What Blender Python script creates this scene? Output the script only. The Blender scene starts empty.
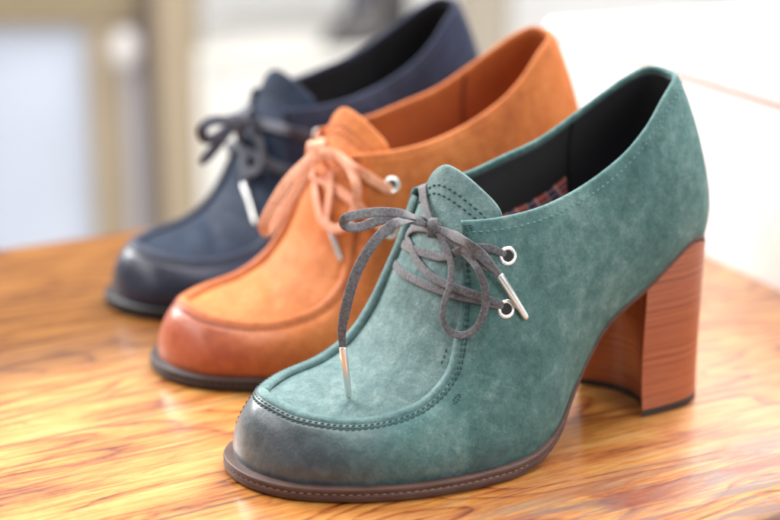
import bpy, math, random
import numpy as np
from mathutils import Vector, Matrix
random.seed(7)
SC = bpy.context.scene
COL = SC.collection
R = math.radians
CM = 0.01

# ---------------------------------------------------------------- helpers
def link_mesh(name, verts, faces, mat=None, parent=None, smooth=True, uvs=None, scale=CM):
    me = bpy.data.meshes.new(name)
    me.from_pydata([tuple(float(c) * scale for c in v) for v in verts], [], faces)
    me.update()
    if smooth:
        me.polygons.foreach_set('use_smooth', [True] * len(me.polygons))
    if uvs is not None:
        lay = me.uv_layers.new(name='UVMap')
        li = np.empty(len(me.loops), dtype=np.int32)
        me.loops.foreach_get('vertex_index', li)
        u = np.asarray(uvs, dtype=float)[li]
        lay.data.foreach_set('uv', u.ravel())
    o = bpy.data.objects.new(name, me)
    COL.objects.link(o)
    if mat: me.materials.append(mat)
    if parent: o.parent = parent
    return o

def tag(o, label=None, cat=None, group=None, kind=None):
    if label: o['label'] = label
    if cat: o['category'] = cat
    if group: o['group'] = group
    if kind: o['kind'] = kind
    return o

def empty(name, loc=(0, 0, 0), rz=0.0):
    o = bpy.data.objects.new(name, None)
    COL.objects.link(o)
    o.location = loc; o.rotation_euler = (0, 0, rz)
    o.empty_display_size = 0.02
    return o

class MB:
    """collects pieces in one mesh (cm)"""
    def __init__(s): s.v = []; s.f = []; s.uv = []
    def grid(s, P, closed_u=False, closed_v=False, uv=None, flip=False):
        P = np.asarray(P, float); n, m = P.shape[:2]; b = len(s.v)
        s.v.extend(P.reshape(-1, 3).tolist())
        if uv is None:
            uv = np.stack(np.meshgrid(np.linspace(0, 1, n), np.linspace(0, 1, m), indexing='ij'), -1)
        s.uv.extend(np.asarray(uv, float).reshape(-1, 2).tolist())
        for i in range(n if closed_u else n - 1):
            for j in range(m if closed_v else m - 1):
                i2, j2 = (i + 1) % n, (j + 1) % m
                q = [b + i * m + j, b + i2 * m + j, b + i2 * m + j2, b + i * m + j2]
                s.f.append(q[::-1] if flip else q)
        return b
    def poly(s, pts, flip=False):
        b = len(s.v); s.v.extend([list(map(float, p)) for p in pts]); s.uv.extend([[0, 0]] * len(pts))
        q = list(range(b, b + len(pts))); s.f.append(q[::-1] if flip else q)
    def box(s, lo, hi, M=None, bev=0.0):
        x0, y0, z0 = lo; x1, y1, z1 = hi
        if bev <= 0:
            c = [(x0, y0, z0), (x1, y0, z0), (x1, y1, z0), (x0, y1, z0), (x0, y0, z1), (x1, y0, z1), (x1, y1, z1), (x0, y1, z1)]
            fs = [(0, 3, 2, 1), (4, 5, 6, 7), (0, 1, 5, 4), (1, 2, 6, 5), (2, 3, 7, 6), (3, 0, 4, 7)]
        else:
            k = bev; c = []
            for (z, e) in ((z0, k), (z0 + k, 0), (z1 - k, 0), (z1, k)):
                c += [(x0 + e + (k if e == 0 else 0) * 1, y0 + e, z), (x1 - e - (k if e == 0 else 0), y0 + e, z),
                      (x1 - e, y0 + e + (k if e == 0 else 0), z), (x1 - e, y1 - e - (k if e == 0 else 0), z),
                      (x1 - e - (k if e == 0 else 0), y1 - e, z), (x0 + e + (k if e == 0 else 0), y1 - e, z),
                      (x0 + e, y1 - e - (k if e == 0 else 0), z), (x0 + e, y0 + e + (k if e == 0 else 0), z)]
            fs = []
            for r in range(3):
                for i in range(8):
                    a, b2 = r * 8 + i, r * 8 + (i + 1) % 8
                    fs.append((a, b2, b2 + 8, a + 8))
            fs.append(tuple(range(7, -1, -1))); fs.append(tuple(range(24, 32)))
        b = len(s.v)
        for p in c:
            p = Vector(p)
            if M is not None: p = M @ p
            s.v.append(list(p)); s.uv.append([0, 0])
        s.f += [tuple(b + i for i in f) for f in fs]
    def build(s, name, mat=None, parent=None, smooth=True):
        return link_mesh(name, s.v, s.f, mat, parent, smooth, s.uv)

def catmull(P, n, closed=False):
    """P (k,d) -> samples, n per span"""
    P = np.asarray(P, float); k = len(P); out = []
    spans = k if closed else k - 1
    for i in range(spans):
        if closed: p0, p1, p2, p3 = P[(i - 1) % k], P[i], P[(i + 1) % k], P[(i + 2) % k]
        else:
            p1, p2 = P[i], P[i + 1]
            p0 = P[i - 1] if i > 0 else 2 * p1 - p2
            p3 = P[i + 2] if i + 2 < k else 2 * p2 - p1
        for t in np.linspace(0, 1, n, endpoint=False):
            out.append(.5 * ((2 * p1) + (p2 - p0) * t + (2 * p0 - 5 * p1 + 4 * p2 - p3) * t * t + (-p0 + 3 * p1 - 3 * p2 + p3) * t ** 3))
    if not closed: out.append(P[-1])
    return np.array(out)

def unit(v):
    v = np.asarray(v, float); n = np.linalg.norm(v, axis=-1, keepdims=True)
    return v / np.maximum(n, 1e-9)

def interp_rows(x, xs, ys):
    ys = np.asarray(ys, float)
    if ys.ndim == 1: return np.interp(x, xs, ys)
    return np.stack([np.interp(x, xs, ys[:, j]) for j in range(ys.shape[1])], -1)

# ---------------------------------------------------------------- node helpers
class NT:
    def __init__(s, name):
        s.m = bpy.data.materials.new(name); s.m.use_nodes = True
        s.t = s.m.node_tree; s.t.nodes.clear()
        s.out = s.n('ShaderNodeOutputMaterial'); s.b = s.n('ShaderNodeBsdfPrincipled')
        s.l(s.b.outputs[0], s.out.inputs['Surface'])
    def n(s, typ, **kw):
        nd = s.t.nodes.new(typ)
        for k, v in kw.items():
            if hasattr(nd, k): setattr(nd, k, v)
            else: nd.inputs[k.replace('_', ' ')].default_value = v
        return nd
    def l(s, a, b): s.t.links.new(a, b)
    def set(s, **kw):
        for k, v in kw.items():
            i = s.b.inputs[k.replace('_', ' ')]
            if isinstance(v, bpy.types.NodeSocket): s.l(v, i)
            else: i.default_value = (*v, 1) if isinstance(v, tuple) and len(v) == 3 else v
    def coord(s, what='Object'): return s.n('ShaderNodeTexCoord').outputs[what]
    def mapping(s, vec, scale=(1, 1, 1), rot=(0, 0, 0), loc=(0, 0, 0)):
        m = s.n('ShaderNodeMapping'); s.l(vec, m.inputs['Vector'])
        m.inputs['Scale'].default_value = scale; m.inputs['Rotation'].default_value = rot; m.inputs['Location'].default_value = loc
        return m.outputs[0]
    def noise(s, vec, scale, detail=4, rough=.55, dist=0.0, col=False):
        q = s.n('ShaderNodeTexNoise'); s.l(vec, q.inputs['Vector'])
        q.inputs['Scale'].default_value = scale; q.inputs['Detail'].default_value = detail
        q.inputs['Roughness'].default_value = rough; q.inputs['Distortion'].default_value = dist
        return q.outputs['Color' if col else 'Fac']
    def ramp(s, fac, stops, mode='LINEAR'):
        r = s.n('ShaderNodeValToRGB'); s.l(fac, r.inputs[0]); cr = r.color_ramp; cr.interpolation = mode
        while len(cr.elements) > 1: cr.elements.remove(cr.elements[-1])
        for i, (p, c) in enumerate(stops):
            c = (c, c, c) if isinstance(c, (int, float)) else c
            e = cr.elements[0] if i == 0 else cr.elements.new(p)
            e.position = p; e.color = (*c, 1)
        return r.outputs[0]
    def mix(s, fac, a, b, mode='MIX'):
        m = s.n('ShaderNodeMix', data_type='RGBA', blend_type=mode)
        for v, i in ((fac, 0), (a, 6), (b, 7)):
            if isinstance(v, bpy.types.NodeSocket): s.l(v, m.inputs[i])
            elif i == 0: m.inputs[0].default_value = v
            else: m.inputs[i].default_value = (*v, 1)
        return m.outputs[2]
    def math(s, op, a, b=None, c=None, clamp=False):
        m = s.n('ShaderNodeMath', operation=op); m.use_clamp = clamp
        for i, v in enumerate((a, b, c)):
            if v is None: continue
            if isinstance(v, bpy.types.NodeSocket): s.l(v, m.inputs[i])
            else: m.inputs[i].default_value = v
        return m.outputs[0]
    def sep(s, vec):
        q = s.n('ShaderNodeSeparateXYZ'); s.l(vec, q.inputs[0]); return q.outputs
    def range(s, v, a, b, c=0, d=1, smooth=True):
        m = s.n('ShaderNodeMapRange'); m.interpolation_type = 'SMOOTHSTEP' if smooth else 'LINEAR'
        s.l(v, m.inputs[0])
        for i, x in enumerate((a, b, c, d)): m.inputs[i + 1].default_value = x
        return m.outputs[0]
    def bump(s, h, strength=.3, dist=.001, prev=None):
        b = s.n('ShaderNodeBump'); s.l(h, b.inputs['Height'])
        b.inputs['Strength'].default_value = strength; b.inputs['Distance'].default_value = dist
        if prev is not None: s.l(prev, b.inputs['Normal'])
        return b.outputs[0]

def mat_nubuck(name, dark, mid, light, burn=None, burn2=None, bx=(15.3, 20.3), rough=.62, sheen=.2, spec=.3):
    m = NT(name); co = m.coord()
    big = m.noise(co, 38, 5, .6, .6)
    med = m.noise(co, 190, 8, .72, .3)
    fine = m.noise(co, 950, 5, .72)
    f = m.math('ADD', m.math('MULTIPLY', big, .48), m.math('MULTIPLY', med, .52))
    base = m.ramp(f, [(.36, dark), (.50, mid), (.66, light)])
    fib = m.ramp(fine, [(.32, .66), (.5, .95), (.68, 1.22)])
    base = m.mix(.75, base, fib, 'MULTIPLY')
    ro = m.ramp(m.noise(co, 300, 3), [(.3, rough - .06), (.7, rough + .08)])
    nb = m.bump(fine, .38, .0004)
    nb = m.bump(med, .42, .0014, nb)
    if burn:
        x, y, z = m.sep(co)
        wob = m.math('MULTIPLY', m.math('SUBTRACT', m.noise(co, 70, 4), .5), .022)
        # burnished, waxed toe cap: a finish that belongs to the leather
        t = m.math('ADD', m.math('SUBTRACT', x, m.math('MULTIPLY', z, .55)), wob)
        k = m.range(t, bx[0] * CM, bx[1] * CM)
        # thin dark burnished line along the bottom edge of the forefoot
        low = m.math('MULTIPLY', m.range(z, .019, .006), m.range(x, .105, .15))
        k = m.math('MAXIMUM', k, m.math('MULTIPLY', low, .45))
        bc = m.mix(m.ramp(med, [(.3, 0.0), (.7, 1.0)]), burn, burn2)
        base = m.mix(m.math('MULTIPLY', k, .93), base, bc)
        ro = m.mix(k, ro, (.36, .36, .36))
        m.set(Coat_Weight=m.math('MULTIPLY', k, .7), Coat_Roughness=.26)
    m.set(Base_Color=base, Roughness=ro, Normal=nb, Sheen_Weight=sheen, Sheen_Roughness=.5, Sheen_Tint=(light[0], light[1], light[2]), Specular_IOR_Level=spec)
    return m.m

def mat_plain(name, col, rough=.5, metal=0.0, bump=None, var=.12, scale=60, **kw):
    m = NT(name); co = m.coord()
    n = m.noise(co, scale, 4)
    d = tuple(c * (1 - var) for c in col); l = tuple(min(1, c * (1 + var)) for c in col)
    m.set(Base_Color=m.ramp(n, [(.3, d), (.7, l)]), Roughness=rough, Metallic=metal)
    if bump: m.set(Normal=m.bump(m.noise(co, bump[0], 3), bump[1], bump[2]))
    for k, v in kw.items(): m.set(**{k: v})
    return m.m

def mat_lace(name, dark, light, k=1.0):
    m = NT(name); uv = m.coord('UV'); co = m.coord()
    u, v, _ = m.sep(uv)        # u: cm along, v: 0..1 around
    a = m.math('ADD', m.math('MULTIPLY', u, 62.0), m.math('MULTIPLY', v, 100.5))
    b = m.math('SUBTRACT', m.math('MULTIPLY', u, 62.0), m.math('MULTIPLY', v, 100.5))
    w = m.math('MULTIPLY', m.math('SINE', a), m.math('SINE', b))
    w = m.range(w, -1, 1, smooth=False)
    n = m.noise(co, 900, 3)
    c = m.ramp(m.math('ADD', m.math('MULTIPLY', w, .20), m.math('MULTIPLY', n, .80)), [(.3, dark), (.66, light)])
    m.set(Base_Color=c, Roughness=.85, Normal=m.bump(w, .35, .0003), Sheen_Weight=.3)
    return m.m

def mat_sole(name, c0, c1):
    m = NT(name); co = m.coord()
    n = m.noise(m.mapping(co, (1, 1, 9)), 90, 5, .6)
    m.set(Base_Color=m.ramp(n, [(.3, c0), (.7, c1)]), Roughness=.5, Normal=m.bump(n, .15, .0005), Specular_IOR_Level=.35)
    return m.m

def mat_heel(name, c0, c1, c2):
    m = NT(name); co = m.coord()
    wob = m.noise(co, 25, 3)
    x, y, z = m.sep(co)
    zz = m.math('ADD', m.math('MULTIPLY', z, 1000 / 2.6), m.math('MULTIPLY', wob, .8))
    lay = m.n('ShaderNodeTexNoise', noise_dimensions='1D'); m.l(zz, lay.inputs['W']); lay.inputs['Scale'].default_value = 1.4; lay.inputs['Detail'].default_value = 3
    st = m.noise(m.mapping(co, (1, 1, 45)), 60, 6, .75)
    f = m.math('ADD', m.math('MULTIPLY', lay.outputs['Fac'], .5), m.math('MULTIPLY', st, .5))
    line = m.ramp(m.math('FRACT', m.math('MULTIPLY', zz, .8)), [(0, .80), (.06, 1.0), (.92, 1.0), (1.0, .9)])
    c = m.mix(.8, m.ramp(f, [(.36, c0), (.5, c1), (.64, c2)]), line, 'MULTIPLY')
    m.set(Base_Color=c, Roughness=.4, Normal=m.bump(f, .12, .0004), Coat_Weight=.25, Coat_Roughness=.25)
    return m.m

def mat_plaid(name):
    m = NT(name); uv = m.coord('UV'); u, v, _ = m.sep(uv)
    def stripes(x, freq, ph, w):
        fr = m.math('FRACT', m.math('ADD', m.math('MULTIPLY', x, freq), ph))
        return m.math('LESS_THAN', fr, w)
    base = m.mix(stripes(u, 1.1, 0, .45), (.62, .10, .07), (.06, .06, .16))
    base = m.mix(m.math('MULTIPLY', stripes(v, 1.6, .2, .42), .55), base, (.05, .06, .18))
    base = m.mix(m.math('MULTIPLY', stripes(u, 2.2, .35, .16), .8), base, (.75, .66, .62))
    base = m.mix(m.math('MULTIPLY', stripes(v, 3.2, .1, .18), .7), base, (.80, .62, .55))
    base = m.mix(m.math('MULTIPLY', stripes(u, 1.1, .7, .1), .8), base, (.75, .25, .05))
    m.set(Base_Color=base, Roughness=.9)
    return m.m

# ---------------------------------------------------------------- the shoe
# stations round the foot: F = feather edge (where upper meets sole), T = top edge (topline, then the U of the moccasin seam)
ST = [
 # F                     T                      o1   u1    o2   d2
 ((-0.72, 0.00, 7.50), ( 1.25, 0.00,15.05), (.50, 2.0, 1.05, 1.9)),   # 0 heel back
 ((-0.22, 1.10, 7.60), ( 1.75, 1.05,14.95), (.55, 2.0, 1.00, 1.9)),
 (( 1.30, 2.00, 7.75), ( 2.95, 1.65,14.10), (.65, 2.0, 0.90, 2.0)),
 (( 3.75, 2.35, 6.30), ( 4.15, 2.00,12.95), (.70, 2.1, 0.80, 2.0)),
 (( 5.80, 2.30, 4.95), ( 5.65, 2.30,11.95), (.70, 2.3, 0.75, 2.1)),
 (( 7.00, 2.50, 3.68), ( 7.90, 2.65,11.05), (.70, 2.5, 0.80, 2.1)),
 (( 8.40, 3.10, 2.20), (10.10, 2.90,10.55), (.60, 2.6, 0.90, 2.1)),
 (( 9.60, 3.90, 1.30), (12.15, 2.80,10.35), (.50, 2.6, 1.05, 2.1)),
 ((10.90, 4.50, 0.80), (13.55, 2.30,10.30), (.45, 2.5, 1.20, 2.0)),   # 8 near corner of topline
 ((11.80, 4.75, 0.66), (13.35, 2.35, 9.00), (.40, 2.3, 1.20, 1.7)),
 ((12.80, 4.95, 0.62), (13.40, 2.55, 7.50), (.40, 1.9, 1.20, 1.3)),
 ((13.80, 5.00, 0.62), (13.85, 3.00, 5.60), (.38, 1.5, 1.05, 0.9)),
 ((15.00, 5.00, 0.62), (14.45, 3.30, 4.30), (.34, 1.3, 0.95, 0.6)),
 ((16.50, 4.80, 0.62), (15.65, 3.40, 3.30), (.30, 1.2, 0.90, 0.30)),
 ((18.00, 4.40, 0.62), (17.20, 3.30, 2.85), (.28, 1.1, 0.75, 0.12)),
 ((19.60, 3.70, 0.64), (19.00, 2.75, 2.75), (.22, 1.05, 0.62, 0.08)),
 ((21.22, 2.42, 0.62), (20.55, 1.60, 2.95), (.16, 1.0, 0.55, 0.10)),
 ((22.10, 0.92, 0.64), (21.20, 0.30, 3.20), (.12, 0.9, 0.50, 0.16)),
 ((22.33,-0.60, 0.66), (21.30,-0.75, 3.30), (.12, 0.9, 0.50, 0.16)),   # 18 toe
 ((21.98,-1.88, 0.66), (20.80,-1.70, 3.25), (.12, 0.9, 0.50, 0.16)),
 ((20.90,-2.90, 0.64), (19.40,-2.60, 3.32), (.18, 1.15, 0.60, 0.10)),
 ((19.00,-3.55, 0.66), (17.45,-2.80, 3.68), (.30, 1.3, 0.70, 0.15)),
 ((17.00,-3.85, 0.62), (15.95,-2.85, 4.50), (.32, 1.4, 0.75, 0.35)),
 ((15.00,-3.75, 0.62), (15.00,-2.75, 5.75), (.35, 1.6, 0.85, 0.60)),
 ((13.50,-3.45, 0.64), (14.30,-2.62, 7.15), (.38, 1.8, 0.95, 0.90)),
 ((12.30,-3.10, 0.74), (13.62,-2.45, 8.75), (.40, 2.2, 1.05, 1.30)),
 ((11.00,-2.80, 1.00), (13.12,-2.35,10.65), (.40, 2.4, 1.10, 1.7)),   # 26 far corner
 (( 9.60,-2.50, 1.70), (11.50,-2.55,10.85), (.45, 2.5, 1.00, 1.9)),
 (( 8.20,-2.40, 2.70), (10.00,-2.70,11.00), (.50, 2.5, 0.85, 2.0)),
 (( 7.00,-2.30, 3.60), ( 8.35,-2.80,11.42), (.60, 2.4, 0.75, 2.1)),
 (( 5.60,-2.30, 4.85), ( 6.30,-2.75,12.05), (.65, 2.2, 0.70, 2.1)),
 (( 3.60,-2.35, 6.40), ( 4.30,-2.45,13.25), (.70, 2.1, 0.80, 2.0)),
 (( 1.30,-2.00, 7.75), ( 2.60,-1.75,14.55), (.65, 2.0, 0.90, 2.0)),
 ((-0.35,-1.10, 7.60), ( 1.65,-1.10,15.10), (.55, 2.0, 1.00, 1.9)),
]
NS = len(ST); SUB = 8; NC = NS * SUB
CN, CF = 8, 26                      # corner stations (near, far)
Fc = catmull([s[0] for s in ST], SUB, closed=True)
_T = [s[1] for s in ST]
_u = catmull(_T[CN:CF + 1], SUB)                       # moccasin U
_r = catmull(_T[CF:] + _T[:CN + 1], SUB)               # topline
Tc = np.zeros((NC, 3))
for i, p in enumerate(_u): Tc[(CN * SUB + i) % NC] = p
for i, p in enumerate(_r): Tc[(CF * SUB + i) % NC] = p
Kc = catmull([s[2] for s in ST], SUB, closed=True)
# outward horizontal direction of the feather loop
_d = np.roll(Fc, -1, 0) - np.roll(Fc, 1, 0); _d[:, 2] = 0
OUT = unit(np.stack([-_d[:, 1], _d[:, 0], 0 * _d[:, 0]], -1))   # left of travel
_cen = np.array([11., 0, 0])
if np.sum(OUT * (Fc - _cen) * [1, 1, 0]) < 0: OUT = -OUT
for _ in range(3): OUT = unit((np.roll(OUT, 1, 0) + OUT * 2 + np.roll(OUT, -1, 0)))
UP = np.array([0, 0, 1.])
def wall_cols(w):
    w = np.asarray(w, float)[None, :, None]
    P0 = Fc[:, None]; P3 = Tc[:, None]
    P1 = (Fc + OUT * Kc[:, 0:1] + UP * Kc[:, 1:2])[:, None]
    P2 = (Tc + OUT * Kc[:, 2:3] - UP * Kc[:, 3:4])[:, None]
    return (1 - w) ** 3 * P0 + 3 * (1 - w) ** 2 * w * P1 + 3 * (1 - w) * w * w * P2 + w ** 3 * P3
WV = np.concatenate([np.linspace(0, .80, 24, endpoint=False), np.linspace(.80, 1, 20)])
NW = len(WV)
WALL = wall_cols(WV)                                   # (NC, NW, 3)
_du = np.roll(WALL, -1, 0) - np.roll(WALL, 1, 0)
_dv = np.gradient(WALL, axis=1)
WN = unit(np.cross(_du, _dv))
if np.sum(WN[:, NW // 3] * OUT) < 0: WN = -WN
# gentle hand-made unevenness of the leather
_a = np.arange(NC)[:, None] * 2 * math.pi / NC
WALL = WALL + WN * (0.035 * np.sin(_a * 9 + WV[None] * 6) * np.sin(WV * math.pi)[None])[..., None]
# the seam allowance: a raised lip along the moccasin seam with a groove below it
_L = np.concatenate([np.zeros((NC, 1)), np.cumsum(np.linalg.norm(np.diff(WALL[:, ::-1], axis=1), axis=2), axis=1)], 1)[:, ::-1]
_lip = np.interp(_L, [0, .17, .215, .26, .34, 9], [.055, .055, -.035, .0, .012, 0])
_cc = np.arange(NC) / SUB
_m = np.clip(np.minimum((_cc - CN) / .6, (CF - _cc) / .6), 0, 1)
WALL = WALL + WN * (_lip * _m[:, None])[..., None]

def wpt(c, w, h=0.0):
    """point on the wall; c in station units, w 0..1, h above surface"""
    a = (c * SUB) % NC; i = int(a); f = a - i; i2 = (i + 1) % NC
    b = float(np.interp(w, WV, np.arange(NW))); j = min(int(b), NW - 2); g = b - j
    def s(A): return (A[i, j] * (1 - f) + A[i2, j] * f) * (1 - g) + (A[i, j + 1] * (1 - f) + A[i2, j + 1] * f) * g
    n = unit(s(WN)); return s(WALL) + n * h, n
def w_at(c, d):
    """w of the point d cm below the top edge"""
    i = int(round(c * SUB)) % NC; col = WALL[i]
    L = np.concatenate([[0], np.cumsum(np.linalg.norm(np.diff(col[::-1], axis=0), axis=1))])
    return float(np.interp(d, L, WV[::-1]))

# plug (vamp inside the U) and its frame
def ndir(s):
    a = R(np.interp(s, [0, .3, .5, .7, 1], [86, 76, 55, 40, 32])); return np.array([math.cos(a), 0, math.sin(a)])
def bulge(s): return float(np.interp(s, [0, .08, .2, .35, .5, .7, 1], [.0, .10, .20, .40, .52, .55, .60]))
def tpt(c):
    a = (c * SUB) % NC; i = int(a); f = a - i
    return Tc[i] * (1 - f) + Tc[(i + 1) % NC] * f
def plug_pt(s, q, h=0.0):
    A = tpt(18 - 10 * s * .999); B = tpt(18 + 8 * s * .999)
    prof = 1 - abs(2 * q - 1) ** 2.2
    # soft creases where the foot bends
    e = math.sin(math.pi * min(max(q, 0), 1)) ** 1.2
    for s0, sl, dp, wd in ((.42, .12, .12, .030), (.52, -.06, .10, .032), (.33, .05, .06, .03)):
        h -= dp * e * math.exp(-((s - s0 - sl * (q - .5)) / wd) ** 2)
    h += .03 * e * math.sin(s * 31 + q * 5)
    # the plug lies a little below the seam
    return A * (1 - q) + B * q + ndir(s) * (bulge(s) * prof - .12 + h)
def plug_frame(s, q, h=0.0):
    e = 1e-3
    du = plug_pt(min(s + e, 1), q) - plug_pt(max(s - e, .0), q); dv = plug_pt(s, min(q + e, 1)) - plug_pt(s, max(q - e, 0))
    n = unit(np.cross(du, dv)); n = n if n @ ndir(s) > 0 else -n
    return plug_pt(s, q) + n * h, n, unit(du), unit(dv)

TONGUE_TOP = catmull([(11.45, 2.25, 9.9), (11.6, 1.9, 10.6), (11.95, 1.2, 11.2), (12.35, .3, 11.75), (12.65, -.55, 11.95), (12.85, -1.15, 11.55), (12.9, -1.65, 10.9), (12.95, -2.05, 10.4)], 6)
def tongue_grid(nr=26):
    n = len(TONGUE_TOP); s0 = .66
    G = []
    for i in range(n):
        q = i / (n - 1)
        b = plug_pt(s0, q, -.10); m = plug_pt(.86, .01 + .98 * q, -.05); t = TONGUE_TOP[i]
        n0 = np.array([.75, 0, .45])
        # quadratic through three points, with slight flare at the top
        row = []
        for v in np.linspace(0, 1, nr):
            c = 2 * m - .5 * (b + t)
            row.append((1 - v) ** 2 * b + 2 * (1 - v) * v * c + v * v * t)
        G.append(row)
    return np.array(G)
TG = tongue_grid()

def stitch(mb, a, b, n, r=.042, sink=.01):
    """one thread stitch between points a and b lying on a surface of normal n"""
    a = np.asarray(a, float); b = np.asarray(b, float); t = unit(b - a); s = unit(np.cross(n, t)); L = np.linalg.norm(b - a)
    rings = []
    for f, k, hh in ((0, .25, -.03), (.12, .8, .0), (.5, 1, .022), (.88, .8, .0), (1, .25, -.03)):
        c = a + t * L * f + n * (hh + r * .45 - sink)
        rings.append([c + (s * math.cos(x) + n * math.sin(x) * .8) * r * k for x in np.linspace(0, 2 * math.pi, 6, endpoint=False)])
    mb.grid(rings, closed_v=True)

def run_stitches(mb, pts, nrm, pitch=.30, fill=.72, r=.042, skew=0.0):
    pts = np.asarray(pts); nrm = np.asarray(nrm)
    L = np.concatenate([[0], np.cumsum(np.linalg.norm(np.diff(pts, axis=0), axis=1))])
    k = int(L[-1] / pitch)
    for i in range(k):
        a, b = i * pitch, i * pitch + pitch * fill
        pa = interp_rows(a, L, pts); pb = interp_rows(b, L, pts); n = unit(interp_rows((a + b) / 2, L, nrm))
        if skew:
            s = unit(np.cross(n, pb - pa)) * skew; pa = pa - s; pb = pb + s
        stitch(mb, pa, pb, n, r)

def ribbon(mb, pts, nrm=None, w=.42, th=.13, twist=None, n=10, start_taper=False, round_=0.0, wprof=None):
    """flat woven lace swept along pts (cm); nrm = hint of the flat face's direction per control point"""
    pts = np.asarray(pts, float)
    if pts.shape[1] == 6: nrm = pts[:, 3:]; pts = pts[:, :3]
    P = catmull(pts, n)
    if nrm is None: nrm = np.tile(unit([.35, .85, .45]), (len(pts), 1))
    nrm = np.asarray(nrm, float)
    if nrm.ndim == 1: nrm = np.tile(nrm, (len(pts), 1))
    N = catmull(nrm, n)
    T = unit(np.gradient(P, axis=0)); L = np.concatenate([[0], np.cumsum(np.linalg.norm(np.diff(P, axis=0), axis=1))])
    m = 14; G = []; UV = []
    for i in range(len(P)):
        t = T[i]; nn = N[i] - (N[i] @ t) * t; nn = unit(nn); s = np.cross(t, nn)
        ww = w
        if wprof is not None: ww = w * float(np.interp(L[i] / L[-1], [p[0] for p in wprof], [p[1] for p in wprof]))
        row = []; uv = []
        for k in range(m):
            x = 2 * math.pi * k / m; cx, sx = math.cos(x), math.sin(x)
            cx = math.copysign(abs(cx) ** .6, cx); sx = math.copysign(abs(sx) ** .75, sx)
            row.append(P[i] + s * cx * ww / 2 + nn * sx * th / 2); uv.append((L[i], k / m))
        G.append(row); UV.append(uv)
    b = mb.grid(G, closed_v=True, uv=UV)
    mb.poly(G[0], flip=False); mb.poly(G[-1], flip=True)

def aglet(name, a, b, mat, parent, r=.13):
    a = np.asarray(a, float); b = np.asarray(b, float); t = unit(b - a); s = unit(np.cross(t, [.2, .9, .3])); v = np.cross(t, s); L = np.linalg.norm(b - a)
    mb = MB(); G = []
    for f, k in ((-.01, .55), (0, .95), (.02, 1.08), (.5, 1.04), (.9, .98), (.96, .9), (1, .62), (1.0, .01)):
        G.append([a + t * L * f + (s * math.cos(x) * 1.12 + v * math.sin(x) * .9) * r * k for x in np.linspace(0, 2 * math.pi, 16, endpoint=False)])
    mb.grid(G, closed_v=True)
    return mb.build(name, mat, parent)

def torus(mb, c, n, R0, r0, flat=.55):
    n = unit(n); s = unit(np.cross(n, [0, 0, 1])); t = np.cross(n, s); G = []
    for x in np.linspace(0, 2 * math.pi, 40, endpoint=False):
        d = s * math.cos(x) + t * math.sin(x)
        G.append([c + d * (R0 + r0 * math.cos(y)) + n * r0 * flat * math.sin(y) for y in np.linspace(0, 2 * math.pi, 12, endpoint=False)])
    mb.grid(G, closed_u=True, closed_v=True)

def near_c(x, z, side=1):
    """(c,w) of the wall point with local x,z on the given side"""
    D = (WALL[..., 0] - x) ** 2 + (WALL[..., 2] - z) ** 2 + np.where(WALL[..., 1] * side > 0, 0, 1e6)
    i, j = np.unravel_index(np.argmin(D), D.shape); return i / SUB, WV[j]
EYES = [(11.95, 8.9), (12.15, 6.9)]      # x,z of the near eyelets
def eye(k, side=1, h=0.0):
    c, w = near_c(*EYES[k], side=side); return wpt(c, w, h)

def sole_th(i):
    x = Fc[i, 0]; return float(np.interp(x, [0, 5, 9, 11, 12.5, 23], [.25, .28, .35, .50, .605, .55]))
def sole_e(i):
    x = Fc[i, 0]; return float(np.interp(x, [0, 7.5, 9, 11, 13, 20.5, 22.2], [.02, .05, .14, .26, .34, .36, .42]))

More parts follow.
